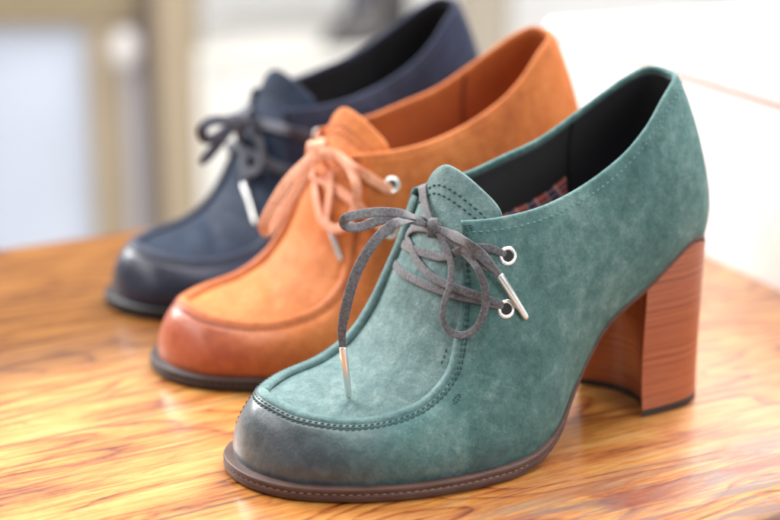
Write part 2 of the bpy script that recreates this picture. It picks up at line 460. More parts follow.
def build_shoe(loc, rz, M, label, group, laces, name='heeled_shoe'):
    root = empty(name, (loc[0] * CM, loc[1] * CM, 0), rz)
    tag(root, label, 'shoe', group)
    # ---- upper: outer wall with its edge rolled over
    mb = MB()
    prof = []
    topn = WN[:, -1]; down = unit(WALL[:, -2] - WALL[:, -1])
    isU = np.zeros(NC, bool); isU[CN * SUB:CF * SUB + 1] = True
    rolls = []
    for a in (35, 75, 115, 150, 180):
        rr = .125
        rolls.append(WALL[:, -1] - topn * rr + (topn * math.cos(R(a)) - down * math.sin(R(a))) * rr)
    inner = rolls[-1] + down * np.where(isU, .12, .45)[:, None] - topn * .0
    G = np.concatenate([WALL, np.stack(rolls, 1), inner[:, None]], 1)
    mb.grid(G, closed_u=True)
    mb.build('upper', M['wall'], root)
    # ---- lining: inner shell behind the topline
    ml = MB(); G = []
    idx = [(k) % NC for k in range(CF * SUB - 10, NC + CN * SUB + 11)]
    for k in idx:
        row = []
        for j in range(NW - 1, -1, -2):
            off = .27 if j < NW - 1 else .235
            p = WALL[k, j] - WN[k, j] * off
            if j == NW - 1: p = p + down[k] * .30
            row.append(p)
        G.append(row)
    ml.grid(G); ml.build('lining', M['lining'], root)
    # seam of the lining, far side
    mz = MB(); c0 = CF + 4.75
    pts = [wpt(c0 - .1 * (1 - w), w, -.285)[0] for w in np.linspace(.2, .97, 24)]; nn = [-wpt(c0, w)[1] for w in np.linspace(.2, .97, 24)]
    ribbon(mz, pts, np.array(nn), w=.22, th=.06, n=2); mz.build('lining_seam', M['seamdark'], root)
    # plaid inner panel on the far side below the facing
    mp = MB(); G = []; UV = []
    top0 = 2.75
    for c in np.linspace(CF + .6, c0 - .12, 40):
        t = (c - CF - .6) / (c0 - .12 - CF - .6)
        row = []; uv = []
        for v in np.linspace(0, 1, 12):
            dd = top0 - .1 * t + v * 3.2; w = w_at(c, dd)
            p, n = wpt(c, w, -.34); row.append(p); uv.append((p[0] * .9 + dd * .5, dd))
        G.append(row); UV.append(uv)
    mp.grid(G, uv=UV)
    if M.get('plaid_panel'): mp.build('plaid_lining', M['plaid'], root)
    # ---- insole
    mi = MB(); G = []
    for i in range(0, NC):
        f = Fc[i] - OUT[i] * .15
        cx = min(max(f[0], 1.0), 21.0); cy = np.interp(cx, [0, 10, 16, 21], [0, .4, .6, -.3])
        row = []
        for v in np.linspace(0, 1, 5):
            row.append([f[0] * (1 - v) + cx * v, f[1] * (1 - v) + cy * v, f[2] + .15 - .06 * v])
        G.append(row)
    mi.grid(G, closed_u=True); mi.build('insole', M['plaid'], root)
    # ---- vamp inside the U
    mv = MB(); G = []
    for s in np.concatenate([[.004, .02, .04], np.linspace(.07, .80, 52)]):
        G.append([plug_frame(s, q)[0] if 0 < q < 1 else plug_pt(s, q) for q in np.linspace(0, 1, 41)])
    mv.grid(G); vo = mv.build('vamp', M['vamp'], root)
    mq = MB(); pts = []; nn = []
    for s in np.linspace(.60, .665, 10):
        p, n, _, _ = plug_frame(s, .12); pts.append(p); nn.append(n)
    run_stitches(mq, pts, nn, .25, .74, .030, skew=.02); mq.build('stitching', M['thread'], vo)
    # ---- tongue, with thickness and rounded rim
    mt = MB(); G = TG
    du = np.gradient(G, axis=0); dv = np.gradient(G, axis=1); N = unit(np.cross(du, dv))
    if np.sum(N * [1, 0, .6]) < 0: N = -N
    tv = unit(dv[:, -1])
    rim = [G[:, -1] + (N[:, -1] * (math.cos(R(a)) - 1) + tv * math.sin(R(a))) * .11 for a in (40, 90, 140, 180)]
    back = [(G - N * .22)[:, j] for j in range(G.shape[1] - 1, -1, -3)]
    full = np.concatenate([G, np.stack(rim, 1), np.stack(back, 1)], 1)
    mt.grid(full); tn = mt.build('tongue', M['vamp'], root)
    ms = MB()
    for dd in (2.7, 4.0):
        pts = []; nn = []
        for i in range(2, len(G) - 2):
            j = G.shape[1] - 1 - dd; j0 = int(j); f = j - j0
            pts.append(G[i, j0] * (1 - f) + G[i, j0 + 1] * f); nn.append(N[i, j0])
        run_stitches(ms, pts, nn, .30, .68, .045)
    ms.build('stitching', M['thread'], tn)
    # ---- raised roll along the moccasin seam
    mr = MB(); pts = []; nn = []
    for s in np.linspace(.62, .02, 60):
        p, n, _, _ = plug_frame(s, .0); pts.append(p); nn.append((p, s, 0))
    G = []
    cs = np.linspace(CN + 1.2, CF - .1, 210)
    for c in cs:
        p, n = wpt(c, 1.0); t = unit(tpt(c + .05) - tpt(c - .05)); wn = n
        # direction into the plug
        s = abs(c - 18) / (10 if c < 18 else 8); pl = ndir(min(s, 1)); inn = unit(np.cross(t, pl)); 
        pm = plug_pt(min(s, 1), .5); inn = inn if inn @ (pm - p) > 0 else -inn
        if s < .04: inn = unit(np.array([-1, 0, .05]))
        ww, hh = .27, .15
        fade = min(1, (c - cs[0]) / .8, (cs[-1] - c) / .8)
        row = []
        for a in np.linspace(0, math.pi, 9):
            row.append(p + inn * (ww * .95 - ww * math.cos(a)) * 1.0 - pl * .07 + pl * math.sin(a) * (hh + .06) * (.35 + .65 * fade))
        G.append(row)
    mr.grid(G); mr.build('apron_seam', M['edge'], root)
    # ---- stitching on the upper
    mst = MB()
    def along(c0, c1, d, k=200):
        pts = []; nn = []
        for c in np.linspace(c0, c1, k):
            cc = c % NS; p, n = wpt(cc, w_at(cc, d)); pts.append(p); nn.append(n)
        return pts, nn
    for (a, b, d) in ((CN + .25, CF - .3, .10), (CN + .1, CF - .3, .32)):
        run_stitches(mst, *along(a, b, d), pitch=.25, fill=.74, r=.034, skew=.022)
    # seam running down the front of the toe
    pts = []; nn = []
    for w in np.linspace(.90, .28, 30):
        p, n = wpt(18.75 + .5 * (.9 - w), w); pts.append(p); nn.append(n)
    run_stitches(mst, pts, nn, .25, .74, .028)
    # bar tack at the corner of the topline, and the small loop below the ball
    for k in range(3):
        a, n = wpt(CN - .02, w_at(CN, .12 + k * .1)); b, _ = wpt(CN - .42, w_at(CN - .4, .12 + k * .1)); run_stitches(mst, [a, (a + b) / 2, b], [n, n, n], .2, .8, .035)
    cl, wl = near_c(14.7, 3.6)
    lp = []
    for x in np.linspace(0, 2 * math.pi, 17):
        p, n = wpt(cl + .22 - .34 * (1 - math.cos(x)) * .5, wl - .012 - .026 * math.sin(x)); lp.append(p)
    run_stitches(mst, lp, [n] * 17, .13, .86, .028)
    mst.build('seam_stitching', M['thread'], root)
    mtl = MB()
    run_stitches(mtl, *along(CF + .1, NS + CN - .05, .42, 400), pitch=.30, fill=.66, r=.036)
    mtl.build('topline_stitching', M['thread2'], root)
    # ---- sole: grooved edge, stitched welt
    mo = MB(); G = []
    for i in range(NC):
        e = sole_e(i); th = sole_th(i); F = Fc[i]; o = OUT[i]
        prof = [(-.5, .02), (e - .06, .02), (e - .01, -.01), (e + .01, -.06), (e + .01, -.17 * th / .58 - .02), (e - .05, -.22 * th / .58), (e - .05, -.25 * th / .58), (e, -.29 * th / .58), (e + .01, -.36 * th / .58),
                (e - .01, -.93 * th), (e - .06, -th), (-.6, -th)]
        row = [F + o * a + UP * b for a, b in prof]
        cx = min(max(F[0], .6), 21.2); cy = np.interp(cx, [0, 10, 16, 21], [0, .4, .6, -.3]); row.append(np.array([cx, cy, row[-1][2]]))
        G.append(row)
    mo.grid(G, closed_u=True); so = mo.build('sole', M['sole'], root)
    mw = MB(); pts = []; nn = []
    for i in range(int(9.2 * SUB), int(26.2 * SUB)):
        e = sole_e(i); th = sole_th(i); pts.append(Fc[i] + OUT[i] * (e - .035) - UP * .235 * th / .58); nn.append(OUT[i])
    run_stitches(mw, pts, nn, .33, .72, .028); mw.build('welt_stitching', M['weltthread'], so)
    # ---- block heel of stacked leather
    zx = [(p[0], p[2] - sole_th(i)) for i, p in enumerate(Fc) if p[1] > 0 or i == 0]
    zx.sort(); zxx = [a for a, b in zx]; zzz = [b for a, b in zx]
    def ring(f):
        xb = -.35 * (1 - f) + -.60 * f; xf = 3.95 * (1 - f) + 3.75 * f; hw = 2.42 * (1 - .10 * math.sin(f * math.pi * .9)) * (1 - f) + 2.15 * f
        P = []
        for a in np.linspace(0, math.pi, 41):
            ca, sa = math.cos(a), math.sin(a)
            y = hw * math.copysign(abs(ca) ** .85, ca); x = xf - (xf - xb) * abs(sa) ** .62
            P.append((x, y))
        for t in np.linspace(0, 1, 13)[1:-1]:
            P.append((xf - 1.15 * math.sin(t * math.pi) ** .8 * (1 - .5 * f), -hw + 2 * hw * t))
        return P
    def heel_rings(z0, fs, ztop=None):
        G = []
        for f in fs:
            row = []
            for x, y in ring(f):
                zt = np.interp(x, zxx, zzz) + .02
                row.append((x, y, z0 + (zt - z0) * f))
            G.append(row)
        return np.array(G)
    G = heel_rings(.32, [0, .004, .03] + list(np.linspace(.08, 1, 20))); G[0] = G[0] * [.985, .985, 1] + [.03, 0, 0]
    mh = MB(); mh.grid(G, closed_v=True, flip=True); mh.poly(G[0]); he = mh.build('heel', M['heel'], root)
    mod = he.modifiers.new('es', 'EDGE_SPLIT'); mod.split_angle = R(38)
    mtp = MB(); base = np.array([(x, y) for x, y in ring(0)]); G = []
    for z, k in ((0.0, .97), (.04, 1.0), (.28, 1.0), (.315, .985)):
        G.append([((x - 1.8) * k + 1.8, y * k, z) for x, y in base])
    mtp.grid(G, closed_v=True, flip=True); mtp.poly(G[0]); mtp.poly(G[-1], flip=True)
    tp = mtp.build('heel_tip', M['tip'], he); tp.modifiers.new('es', 'EDGE_SPLIT').split_angle = R(38)
    # ---- eyelets
    for side in (1, -1):
        for k in (0, 1):
            p, n = eye(k, side, .01); me_ = MB(); torus(me_, p, n, .315, .088, .45)
            ey = me_.build('eyelet', M['metal'], root)
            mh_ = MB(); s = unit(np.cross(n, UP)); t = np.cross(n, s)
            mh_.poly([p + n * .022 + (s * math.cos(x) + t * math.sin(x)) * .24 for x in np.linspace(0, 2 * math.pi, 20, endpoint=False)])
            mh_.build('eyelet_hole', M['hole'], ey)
    laces(root, M)
    return root
# ---------------------------------------------------------------- laces: centre lines (cm) with the direction each flat face looks
TEAL_L = dict(
    A=[(12.55, -1.95, 10.25, -0.9, -0.2, 0.1), (12.78, -1.8, 10.86, -0.2, -0.3, 0.9), (13.12, -1.5, 10.9, 0.6, -0.2, 0.8), (13.42, -0.85, 10.45, 0.9, -0.1, 0.4), (13.62, -0.2, 10.08, 0.9, 0, 0.4), (13.7, 0.26, 9.79, 0.92, 0.13, 0.36)],
    B=[(11.97, 3.21, 8.95, 0.17, 0.96, 0.22), (12.28, 3.24, 9.13, 0.23, 0.95, 0.22), (12.78, 3.11, 9.34, 0.3, 0.93, 0.24), (13.5, 2.59, 9.27, 0.32, 0.95, 0.0), (13.81, 1.18, 8.62, 0.88, 0.24, 0.4), (14.0, -0.61, 8.5, 0.95, -0.02, 0.31), (13.93, -1.4, 8.42, 0.93, -0.15, 0.35), (13.8, -2.0, 8.4, 0.9, -0.3, 0.35), (13.55, -2.45, 8.35, 0.8, -0.45, 0.35)],
    C=[(12.28, 3.6, 6.98, 0.13, 0.96, 0.25), (12.7, 3.64, 7.19, 0.19, 0.95, 0.24), (13.29, 3.22, 7.42, 0.83, 0.53, 0.16), (13.85, 2.35, 7.61, 0.85, 0.41, 0.32), (14.18, 1.08, 7.79, 0.94, 0.15, 0.3), (14.15, -0.11, 8.12, 0.95, 0.03, 0.3), (14.02, -0.9, 8.52, 0.94, -0.08, 0.32), (13.79, -1.64, 8.83, 0.89, -0.28, 0.36), (13.75, -1.11, 9.3, 0.93, -0.18, 0.33), (13.72, 0.14, 9.6, 0.93, 0.11, 0.35)],
    D=[(12.28, 3.61, 6.94, 0.13, 0.96, 0.25), (12.73, 3.62, 7.06, 0.29, 0.93, 0.22), (13.27, 3.19, 7.24, 0.81, 0.55, 0.19), (13.84, 2.34, 7.3, 0.85, 0.43, 0.3), (14.26, 0.9, 7.36, 0.96, 0.13, 0.26), (14.38, -0.87, 7.43, 0.94, 0.0, 0.34), (14.26, -1.7, 7.5, 0.93, -0.15, 0.35), (14.12, -2.15, 7.55, 0.9, -0.3, 0.35), (13.88, -2.55, 7.6, 0.8, -0.45, 0.35)],
    E=[(13.71, 0.75, 9.66, 0.55, 0.68, 0.45), (13.79, -0.24, 9.82, 0.55, 0.68, 0.45), (15.49, 1.1, 10.65, 0.55, 0.68, 0.45), (16.7, 1.2, 10.92, 0.5, 0.75, 0.42), (17.81, 1.3, 10.97, 0.5, 0.75, 0.42), (18.35, 1.3, 10.88, 0.5, 0.75, 0.42), (18.14, 1.0, 10.49, 0.5, 0.75, 0.42), (17.4, 0.8, 10.3, 0.5, 0.75, 0.42), (16.39, 0.8, 10.45, 0.55, 0.68, 0.45), (15.11, 0.7, 10.3, 0.55, 0.68, 0.45), (13.75, 0.18, 9.69, 0.55, 0.68, 0.45)],
    F=[(13.7, 0.58, 9.74, 0.55, 0.68, 0.45), (13.85, -0.46, 9.77, 0.55, 0.68, 0.45), (15.86, 1.5, 10.51, 0.55, 0.68, 0.45), (16.71, 1.7, 10.3, 0.5, 0.75, 0.42), (17.5, 1.8, 9.69, 0.5, 0.75, 0.42), (18.14, 1.8, 8.71, 0.5, 0.75, 0.42), (18.55, 1.8, 7.57, 0.5, 0.75, 0.42), (18.71, 1.65, 6.42, 0.5, 0.75, 0.42), (18.62, 1.55, 5.57, 0.5, 0.75, 0.42)],
    Fa=[(18.62, 1.55, 5.65, 0.5, 0.75, 0.42), (18.18, 1.21, 3.27, 0.27, 0.21, 0.94)],
    G=[(13.77, 0.78, 9.58, 0.9, 0.18, 0.39), (13.84, 1.52, 9.18, 0.85, 0.29, 0.44), (13.93, 2.15, 8.59, 0.84, 0.36, 0.4), (14.13, 2.42, 7.84, 0.87, 0.37, 0.32), (14.35, 2.31, 6.99, 0.91, 0.34, 0.24), (14.41, 2.34, 6.32, 0.92, 0.34, 0.19), (14.27, 2.68, 5.89, 0.91, 0.38, 0.17), (13.99, 3.3, 5.89, 0.85, 0.4, 0.35), (13.6, 3.65, 6.27, 0.71, 0.62, 0.34), (13.3, 3.76, 7.06, 0.61, 0.75, 0.24), (13.29, 3.72, 7.89, 0.64, 0.76, 0.12), (13.52, 3.46, 8.7, 0.83, 0.55, 0.01), (13.5, 2.29, 9.15, 0.75, 0.45, 0.48), (13.71, 1.24, 9.52, 0.85, 0.28, 0.44)],
    H=[(13.76, 0.67, 9.73, 0.9, 0.19, 0.39), (13.61, 1.53, 9.66, 0.81, 0.35, 0.48), (13.76, 3.06, 9.68, 0.97, 0.2, -0.12), (13.29, 3.46, 9.17, 0.27, 0.93, 0.25), (12.85, 3.61, 8.64, 0.25, 0.94, 0.23), (12.52, 3.71, 8.24, 0.2, 0.96, 0.21)],
    H2=[(13.68, 0.71, 9.6, 0.9, 0.18, 0.39), (13.55, 1.6, 9.37, 0.8, 0.36, 0.48), (13.59, 2.89, 9.23, 0.99, 0.11, -0.13), (13.25, 3.41, 8.81, 0.22, 0.94, 0.27), (12.78, 3.57, 8.45, 0.23, 0.95, 0.22)],
    Ha=[(12.56, 3.68, 8.32, 0.22, 0.95, 0.21), (11.4, 3.99, 6.35, 0.04, 0.98, 0.21)],
    K=[(13.72, 0.45, 9.67, 0.92, 0.14, 0.37)],
)
TAN_L = dict(
    B=[(11.91, 3.28, 8.68, 0.15, 0.96, 0.22), (12.35, 3.31, 8.88, 0.24, 0.95, 0.22), (12.97, 3.08, 9.33, 0.3, 0.92, 0.25), (13.57, 2.72, 9.81, 0.98, 0.16, -0.13), (13.5, 0.71, 9.87, 0.88, 0.25, 0.41), (14.37, 0.3, 10.17, 0.5, 0.75, 0.42)],
    B2=[(14.04, -2.6, 8.12, 0.5, 0.75, 0.42), (14.2, -1.5, 8.78, 0.5, 0.75, 0.42), (13.93, 0.67, 8.57, 0.93, 0.11, 0.35), (13.49, 2.53, 8.05, 0.79, 0.49, 0.38), (12.74, 3.65, 7.1, 0.24, 0.94, 0.24), (12.36, 3.76, 6.79, 0.11, 0.96, 0.24)],
    A=[(12.99, -2.2, 10.23, 0.5, 0.75, 0.42), (13.7, -0.9, 10.3, 0.5, 0.75, 0.42), (14.34, -0.1, 10.18, 0.5, 0.75, 0.42)],
    L=[(14.9, 1.0, 10.37, 0.5, 0.75, 0.42), (15.62, 1.2, 9.85, 0.5, 0.75, 0.42), (16.44, 1.4, 9.21, 0.5, 0.75, 0.42), (17.22, 1.5, 8.26, 0.5, 0.75, 0.42), (17.71, 1.4, 7.27, 0.5, 0.75, 0.42), (17.43, 1.2, 6.8, 0.5, 0.75, 0.42), (16.71, 1.0, 7.54, 0.5, 0.75, 0.42), (15.86, 1.0, 8.62, 0.5, 0.75, 0.42), (15.17, 0.9, 9.69, 0.5, 0.75, 0.42), (14.7, 0.8, 10.21, 0.5, 0.75, 0.42)],
    P=[(14.72, 0.5, 10.29, 0.5, 0.75, 0.42), (13.7, 0.23, 10.08, 0.93, 0.1, 0.35), (13.5, 1.69, 9.78, 0.81, 0.35, 0.48), (13.68, 3.04, 9.12, 0.26, 0.96, 0.07), (13.71, 2.97, 7.94, 0.8, 0.48, 0.36), (14.07, 2.72, 7.09, 0.86, 0.43, 0.27), (14.4, 1.97, 6.75, 0.94, 0.26, 0.21), (14.54, 0.93, 7.06, 0.97, 0.09, 0.25), (14.43, 0.14, 7.86, 0.94, 0.06, 0.32), (14.1, -0.79, 8.72, 0.93, -0.13, 0.33), (14.61, 0.6, 10.01, 0.5, 0.75, 0.42)],
    Q=[(14.52, 0.4, 10.16, 0.5, 0.75, 0.42), (13.83, 0.27, 9.32, 0.94, 0.09, 0.34), (14.07, 0.98, 8.41, 0.94, 0.11, 0.33), (14.28, 1.17, 7.63, 0.95, 0.15, 0.28), (14.41, 1.32, 6.94, 0.96, 0.16, 0.24)],
    Qa=[(14.39, 1.29, 7.03, 0.96, 0.16, 0.24), (14.28, 2.58, 5.31, 0.8, 0.44, 0.41)],
    K=[(14.53, 0.2, 10.21, 0.5, 0.75, 0.42)],
)
NAVY_L = dict(
    B=[(12.18, 3.18, 8.89, 0.21, 0.95, 0.22), (12.72, 3.16, 9.06, 0.28, 0.93, 0.23), (13.43, 2.83, 9.29, 0.93, 0.37, -0.07), (13.62, 1.08, 9.26, 0.87, 0.24, 0.42), (13.85, -0.88, 9.16, 0.94, -0.14, 0.32), (15.14, 0.3, 9.56, 0.5, 0.75, 0.42)],
    B2=[(14.54, -2.6, 7.33, 0.5, 0.75, 0.42), (14.6, -1.8, 7.72, 0.5, 0.75, 0.42), (14.28, 0.28, 7.58, 0.96, 0.04, 0.28), (13.87, 2.44, 7.25, 0.85, 0.43, 0.3), (12.95, 3.55, 6.98, 0.56, 0.8, 0.19)],
    A=[(13.31, -2.2, 9.76, 0.5, 0.75, 0.42), (14.2, -1.0, 9.84, 0.5, 0.75, 0.42), (14.94, -0.1, 9.63, 0.5, 0.75, 0.42)],
    L=[(15.59, 1.0, 9.79, 0.5, 0.75, 0.42), (16.5, 1.2, 9.92, 0.5, 0.75, 0.42), (17.36, 1.3, 9.93, 0.5, 0.75, 0.42), (17.88, 1.4, 9.57, 0.5, 0.75, 0.42), (17.62, 1.3, 9.04, 0.5, 0.75, 0.42), (16.88, 1.2, 9.1, 0.5, 0.75, 0.42), (15.95, 1.0, 9.61, 0.5, 0.75, 0.42)],
    T=[(15.71, 1.0, 9.69, 0.5, 0.75, 0.42), (16.41, 1.2, 9.16, 0.5, 0.75, 0.42), (17.18, 1.3, 8.45, 0.5, 0.75, 0.42), (18.0, 1.4, 7.76, 0.5, 0.75, 0.42)],
    P=[(15.24, 0.5, 9.55, 0.5, 0.75, 0.42), (14.16, -0.02, 8.79, 0.95, -0.01, 0.31), (14.32, 1.23, 8.05, 0.94, 0.1, 0.32), (14.57, 1.21, 7.08, 0.97, 0.1, 0.24), (14.74, 0.31, 6.7, 0.94, 0.16, 0.3), (14.65, -0.46, 7.31, 0.94, 0.02, 0.33), (14.14, -1.85, 8.11, 0.58, 0.8, 0.17), (15.3, 0.5, 9.45, 0.5, 0.75, 0.42)],
    Q=[(15.31, 0.4, 9.49, 0.5, 0.75, 0.42), (14.28, -1.44, 7.81, 0.91, -0.18, 0.39), (14.65, -0.48, 6.92, 0.95, 0.08, 0.3), (14.89, 0.21, 5.91, 0.87, 0.17, 0.47)],
    Qa=[(14.88, 0.06, 5.99, 0.9, 0.16, 0.41), (15.26, 2.2, 4.23, 0.69, 0.34, 0.64)],
    K=[(15.28, 0.1, 9.43, 0.5, 0.75, 0.42)],
)
AX = np.array([-.87, .5, 0]); VW = np.array([.48, .83, .28])
def make_knot(mb, c, rv=.36, rd=.30, w=.40, th=.14, tilt=.12):
    c = np.array(c[:3]); u2 = unit(VW - (VW @ AX) * AX); u1 = unit(np.cross(AX, u2))
    pts = []; nn = []
    for a in np.linspace(.2, 2 * math.pi + .5, 12):
        r = u1 * math.cos(a); d = u2 * math.sin(a)
        pts.append(c + r * rv + d * rd + AX * (tilt * (a - 3.4) / 3.4)); nn.append(r + d)
    ribbon(mb, pts, np.array(nn), w=w, th=th, n=5)
    G = []
    for f in np.linspace(0, math.pi, 9):
        G.append([c + AX * (-.33 * math.cos(f)) + (u1 * math.cos(x) * (rv - .05) + u2 * math.sin(x) * (rd - .05)) * math.sin(f) ** .6 for x in np.linspace(0, 2 * math.pi, 12, endpoint=False)])
    mb.grid(G, closed_v=True)
def lay(root, M, D, specs, knot, aglets, kw=1.05):
    mb = MB()
    for k, w, th, wp in specs: ribbon(mb, D[k], w=w * kw, th=th * .72 * kw, wprof=wp, n=9)
    make_knot(mb, D['K'][0], **knot)
    ob = mb.build('lace', M['lace'], root)
    for k in aglets:
        a, b = D[k]; aglet('aglet', a[:3], b[:3], M['aglet'], ob)
    # the far side ends run under the far eyelets
    return ob
TAPER = [(0, 1), (.85, 1), (1, .55)]
NEARK = [(0, .45), (.12, .85), (.25, 1), (.9, 1), (1, .5)]
def laces_teal(root, M):
    lay(root, M, TEAL_L, [('A', .50, .13, [(0, 1), (.7, 1), (1, .6)]), ('B', .42, .13, [(0, .7), (.15, 1), (1, 1)]), ('C', .42, .13, [(0, .7), (.15, 1), (1, 1)]), ('D', .42, .13, [(0, .7), (.15, 1), (1, 1)]),
        ('E', .46, .10, NEARK), ('F', .50, .13, [(0, .5), (.08, .8), (.2, 1), (.85, 1), (1, .62)]), ('G', .36, .12, [(0, .7), (.1, 1), (.9, 1), (1, .7)]),
        ('H', .52, .15, [(0, .6), (.3, 1), (.8, 1), (1, .5)]), ('H2', .44, .13, [(0, .6), (.3, 1), (.8, .9), (1, .5)])], dict(), ['Fa', 'Ha'], .87)
def laces_tan(root, M):
    lay(root, M, TAN_L, [('A', .48, .13, None), ('B', .46, .15, None), ('B2', .44, .14, None), ('L', .50, .15, NEARK), ('P', .44, .14, None), ('Q', .46, .14, TAPER)], dict(rv=.42, rd=.34, w=.6), ['Qa'])
def laces_navy(root, M):
    lay(root, M, NAVY_L, [('A', .48, .13, None), ('B', .46, .15, None), ('B2', .44, .14, None), ('L', .46, .14, NEARK), ('T', .46, .14, TAPER), ('P', .42, .14, None), ('Q', .46, .14, TAPER)], dict(rv=.5, rd=.4, w=.7), ['Qa'], 1.25)
# ---------------------------------------------------------------- materials
black_thread = mat_plain('dark_teal_thread', (.018, .066, .070), .6)
METAL = mat_plain('silver_metal', (.90, .90, .89), .28, 1.0, var=.03)
AGLET = mat_plain('pale_metal_aglet', (.86, .86, .85), .25, .8, var=.05, Coat_Weight=.6)
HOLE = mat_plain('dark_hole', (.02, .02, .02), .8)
TIP = mat_plain('black_rubber', (.018, .016, .017), .5, var=.3)
TEAL = dict(
    wall=mat_nubuck('teal_nubuck_burnished', (.036, .100, .098), (.074, .166, .160), (.175, .285, .272), burn=(.030, .037, .048), burn2=(.074, .090, .108)),
    vamp=mat_nubuck('teal_nubuck_lit', (.062, .130, .132), (.125, .208, .205), (.250, .340, .325)),  # lighter than the wall: light from above put into the leather colour
    edge=mat_nubuck('teal_nubuck_edge', (.048, .112, .115), (.092, .180, .182), (.18, .285, .275), rough=.5),
    lining=mat_plain('charcoal_lining', (.022, .022, .024), .65, bump=(400, .15, .0005)),
    seamdark=mat_plain('black_tape', (.010, .010, .011), .6),
    plaid=mat_plaid('plaid_cloth'), plaid_panel=True, thread=black_thread, thread2=mat_plain('pale_teal_thread', (.10, .225, .225), .7),
    sole=mat_sole('brown_sole_edge', (.060, .030, .024), (.115, .062, .050)), weltthread=mat_plain('pale_welt_thread', (.30, .20, .165), .7),
    heel=mat_heel('stacked_heel_brown', (.22, .050, .018), (.33, .080, .026), (.42, .12, .042)), tip=TIP, metal=METAL, aglet=AGLET, hole=HOLE,
    lace=mat_lace('grey_lace', (.038, .038, .044), (.165, .158, .172)))
TAN = dict(TEAL, plaid_panel=False,
    wall=mat_nubuck('orange_nubuck_burnished', (.38, .092, .018), (.54, .150, .032), (.66, .225, .062), burn=(.29, .046, .013), burn2=(.44, .088, .026)),
    vamp=mat_nubuck('orange_nubuck', (.47, .125, .026), (.60, .182, .042), (.70, .255, .075)),
    edge=mat_nubuck('orange_nubuck_edge', (.36, .085, .016), (.50, .135, .030), (.62, .20, .055), rough=.5),
    lining=mat_plain('orange_brown_lining', (.40, .105, .022), .65), seamdark=mat_plain('brown_tape', (.18, .04, .01), .6),
    thread=mat_plain('rust_thread', (.25, .05, .01), .6), thread2=mat_plain('orange_thread', (.55, .17, .03), .7),
    sole=mat_sole('dark_sole_edge', (.022, .012, .011), (.055, .032, .028)), weltthread=mat_plain('dark_welt_thread', (.15, .10, .09), .7),
    lace=mat_lace('apricot_lace', (.60, .19, .085), (.90, .46, .30)))
NAVY = dict(TAN,
    wall=mat_nubuck('navy_nubuck_burnished', (.009, .013, .032), (.017, .024, .055), (.032, .044, .090), burn=(.005, .008, .020), burn2=(.012, .018, .042), sheen=.05, spec=.2),
    vamp=mat_nubuck('navy_nubuck', (.006, .013, .030), (.012, .024, .052), (.026, .046, .088), sheen=.05, spec=.18),
    edge=mat_nubuck('navy_nubuck_edge', (.008, .012, .03), (.014, .022, .05), (.028, .042, .08), rough=.5, sheen=.05),
    lining=mat_plain('black_lining', (.010, .010, .012), .65), seamdark=mat_plain('black_seam_tape', (.006, .006, .007), .6),
    thread=mat_plain('navy_thread', (.010, .014, .03), .6), thread2=mat_plain('navy_thread_light', (.04, .05, .09), .7),
    sole=mat_sole('black_sole_edge', (.006, .005, .006), (.016, .014, .016)), weltthread=mat_plain('black_welt_thread', (.05, .05, .055), .7),
    lace=mat_lace('navy_lace', (.012, .015, .03), (.045, .052, .085)))

GRP = 'heeled lace-up shoes in a row on the wooden table'
def pose(x, y, deg): return (x, y, 0), math.pi + R(deg)
l1, r1 = pose(13.5, 75.1, 29.8); l2, r2 = pose(9.2, 86.6, 27.1); l3, r3 = pose(4.8, 97.9, 30.7)
build_shoe(l1, r1, TEAL, 'teal nubuck heeled shoe with grey lace bow and brown stacked heel, nearest in the row', GRP, laces_teal)
build_shoe(l2, r2, TAN, 'orange nubuck heeled shoe with apricot lace bow, between the teal and navy shoes', GRP, laces_tan)
navy = build_shoe(l3, r3, NAVY, 'navy blue heeled shoe with dark laces, farthest back in the row', GRP, laces_navy)

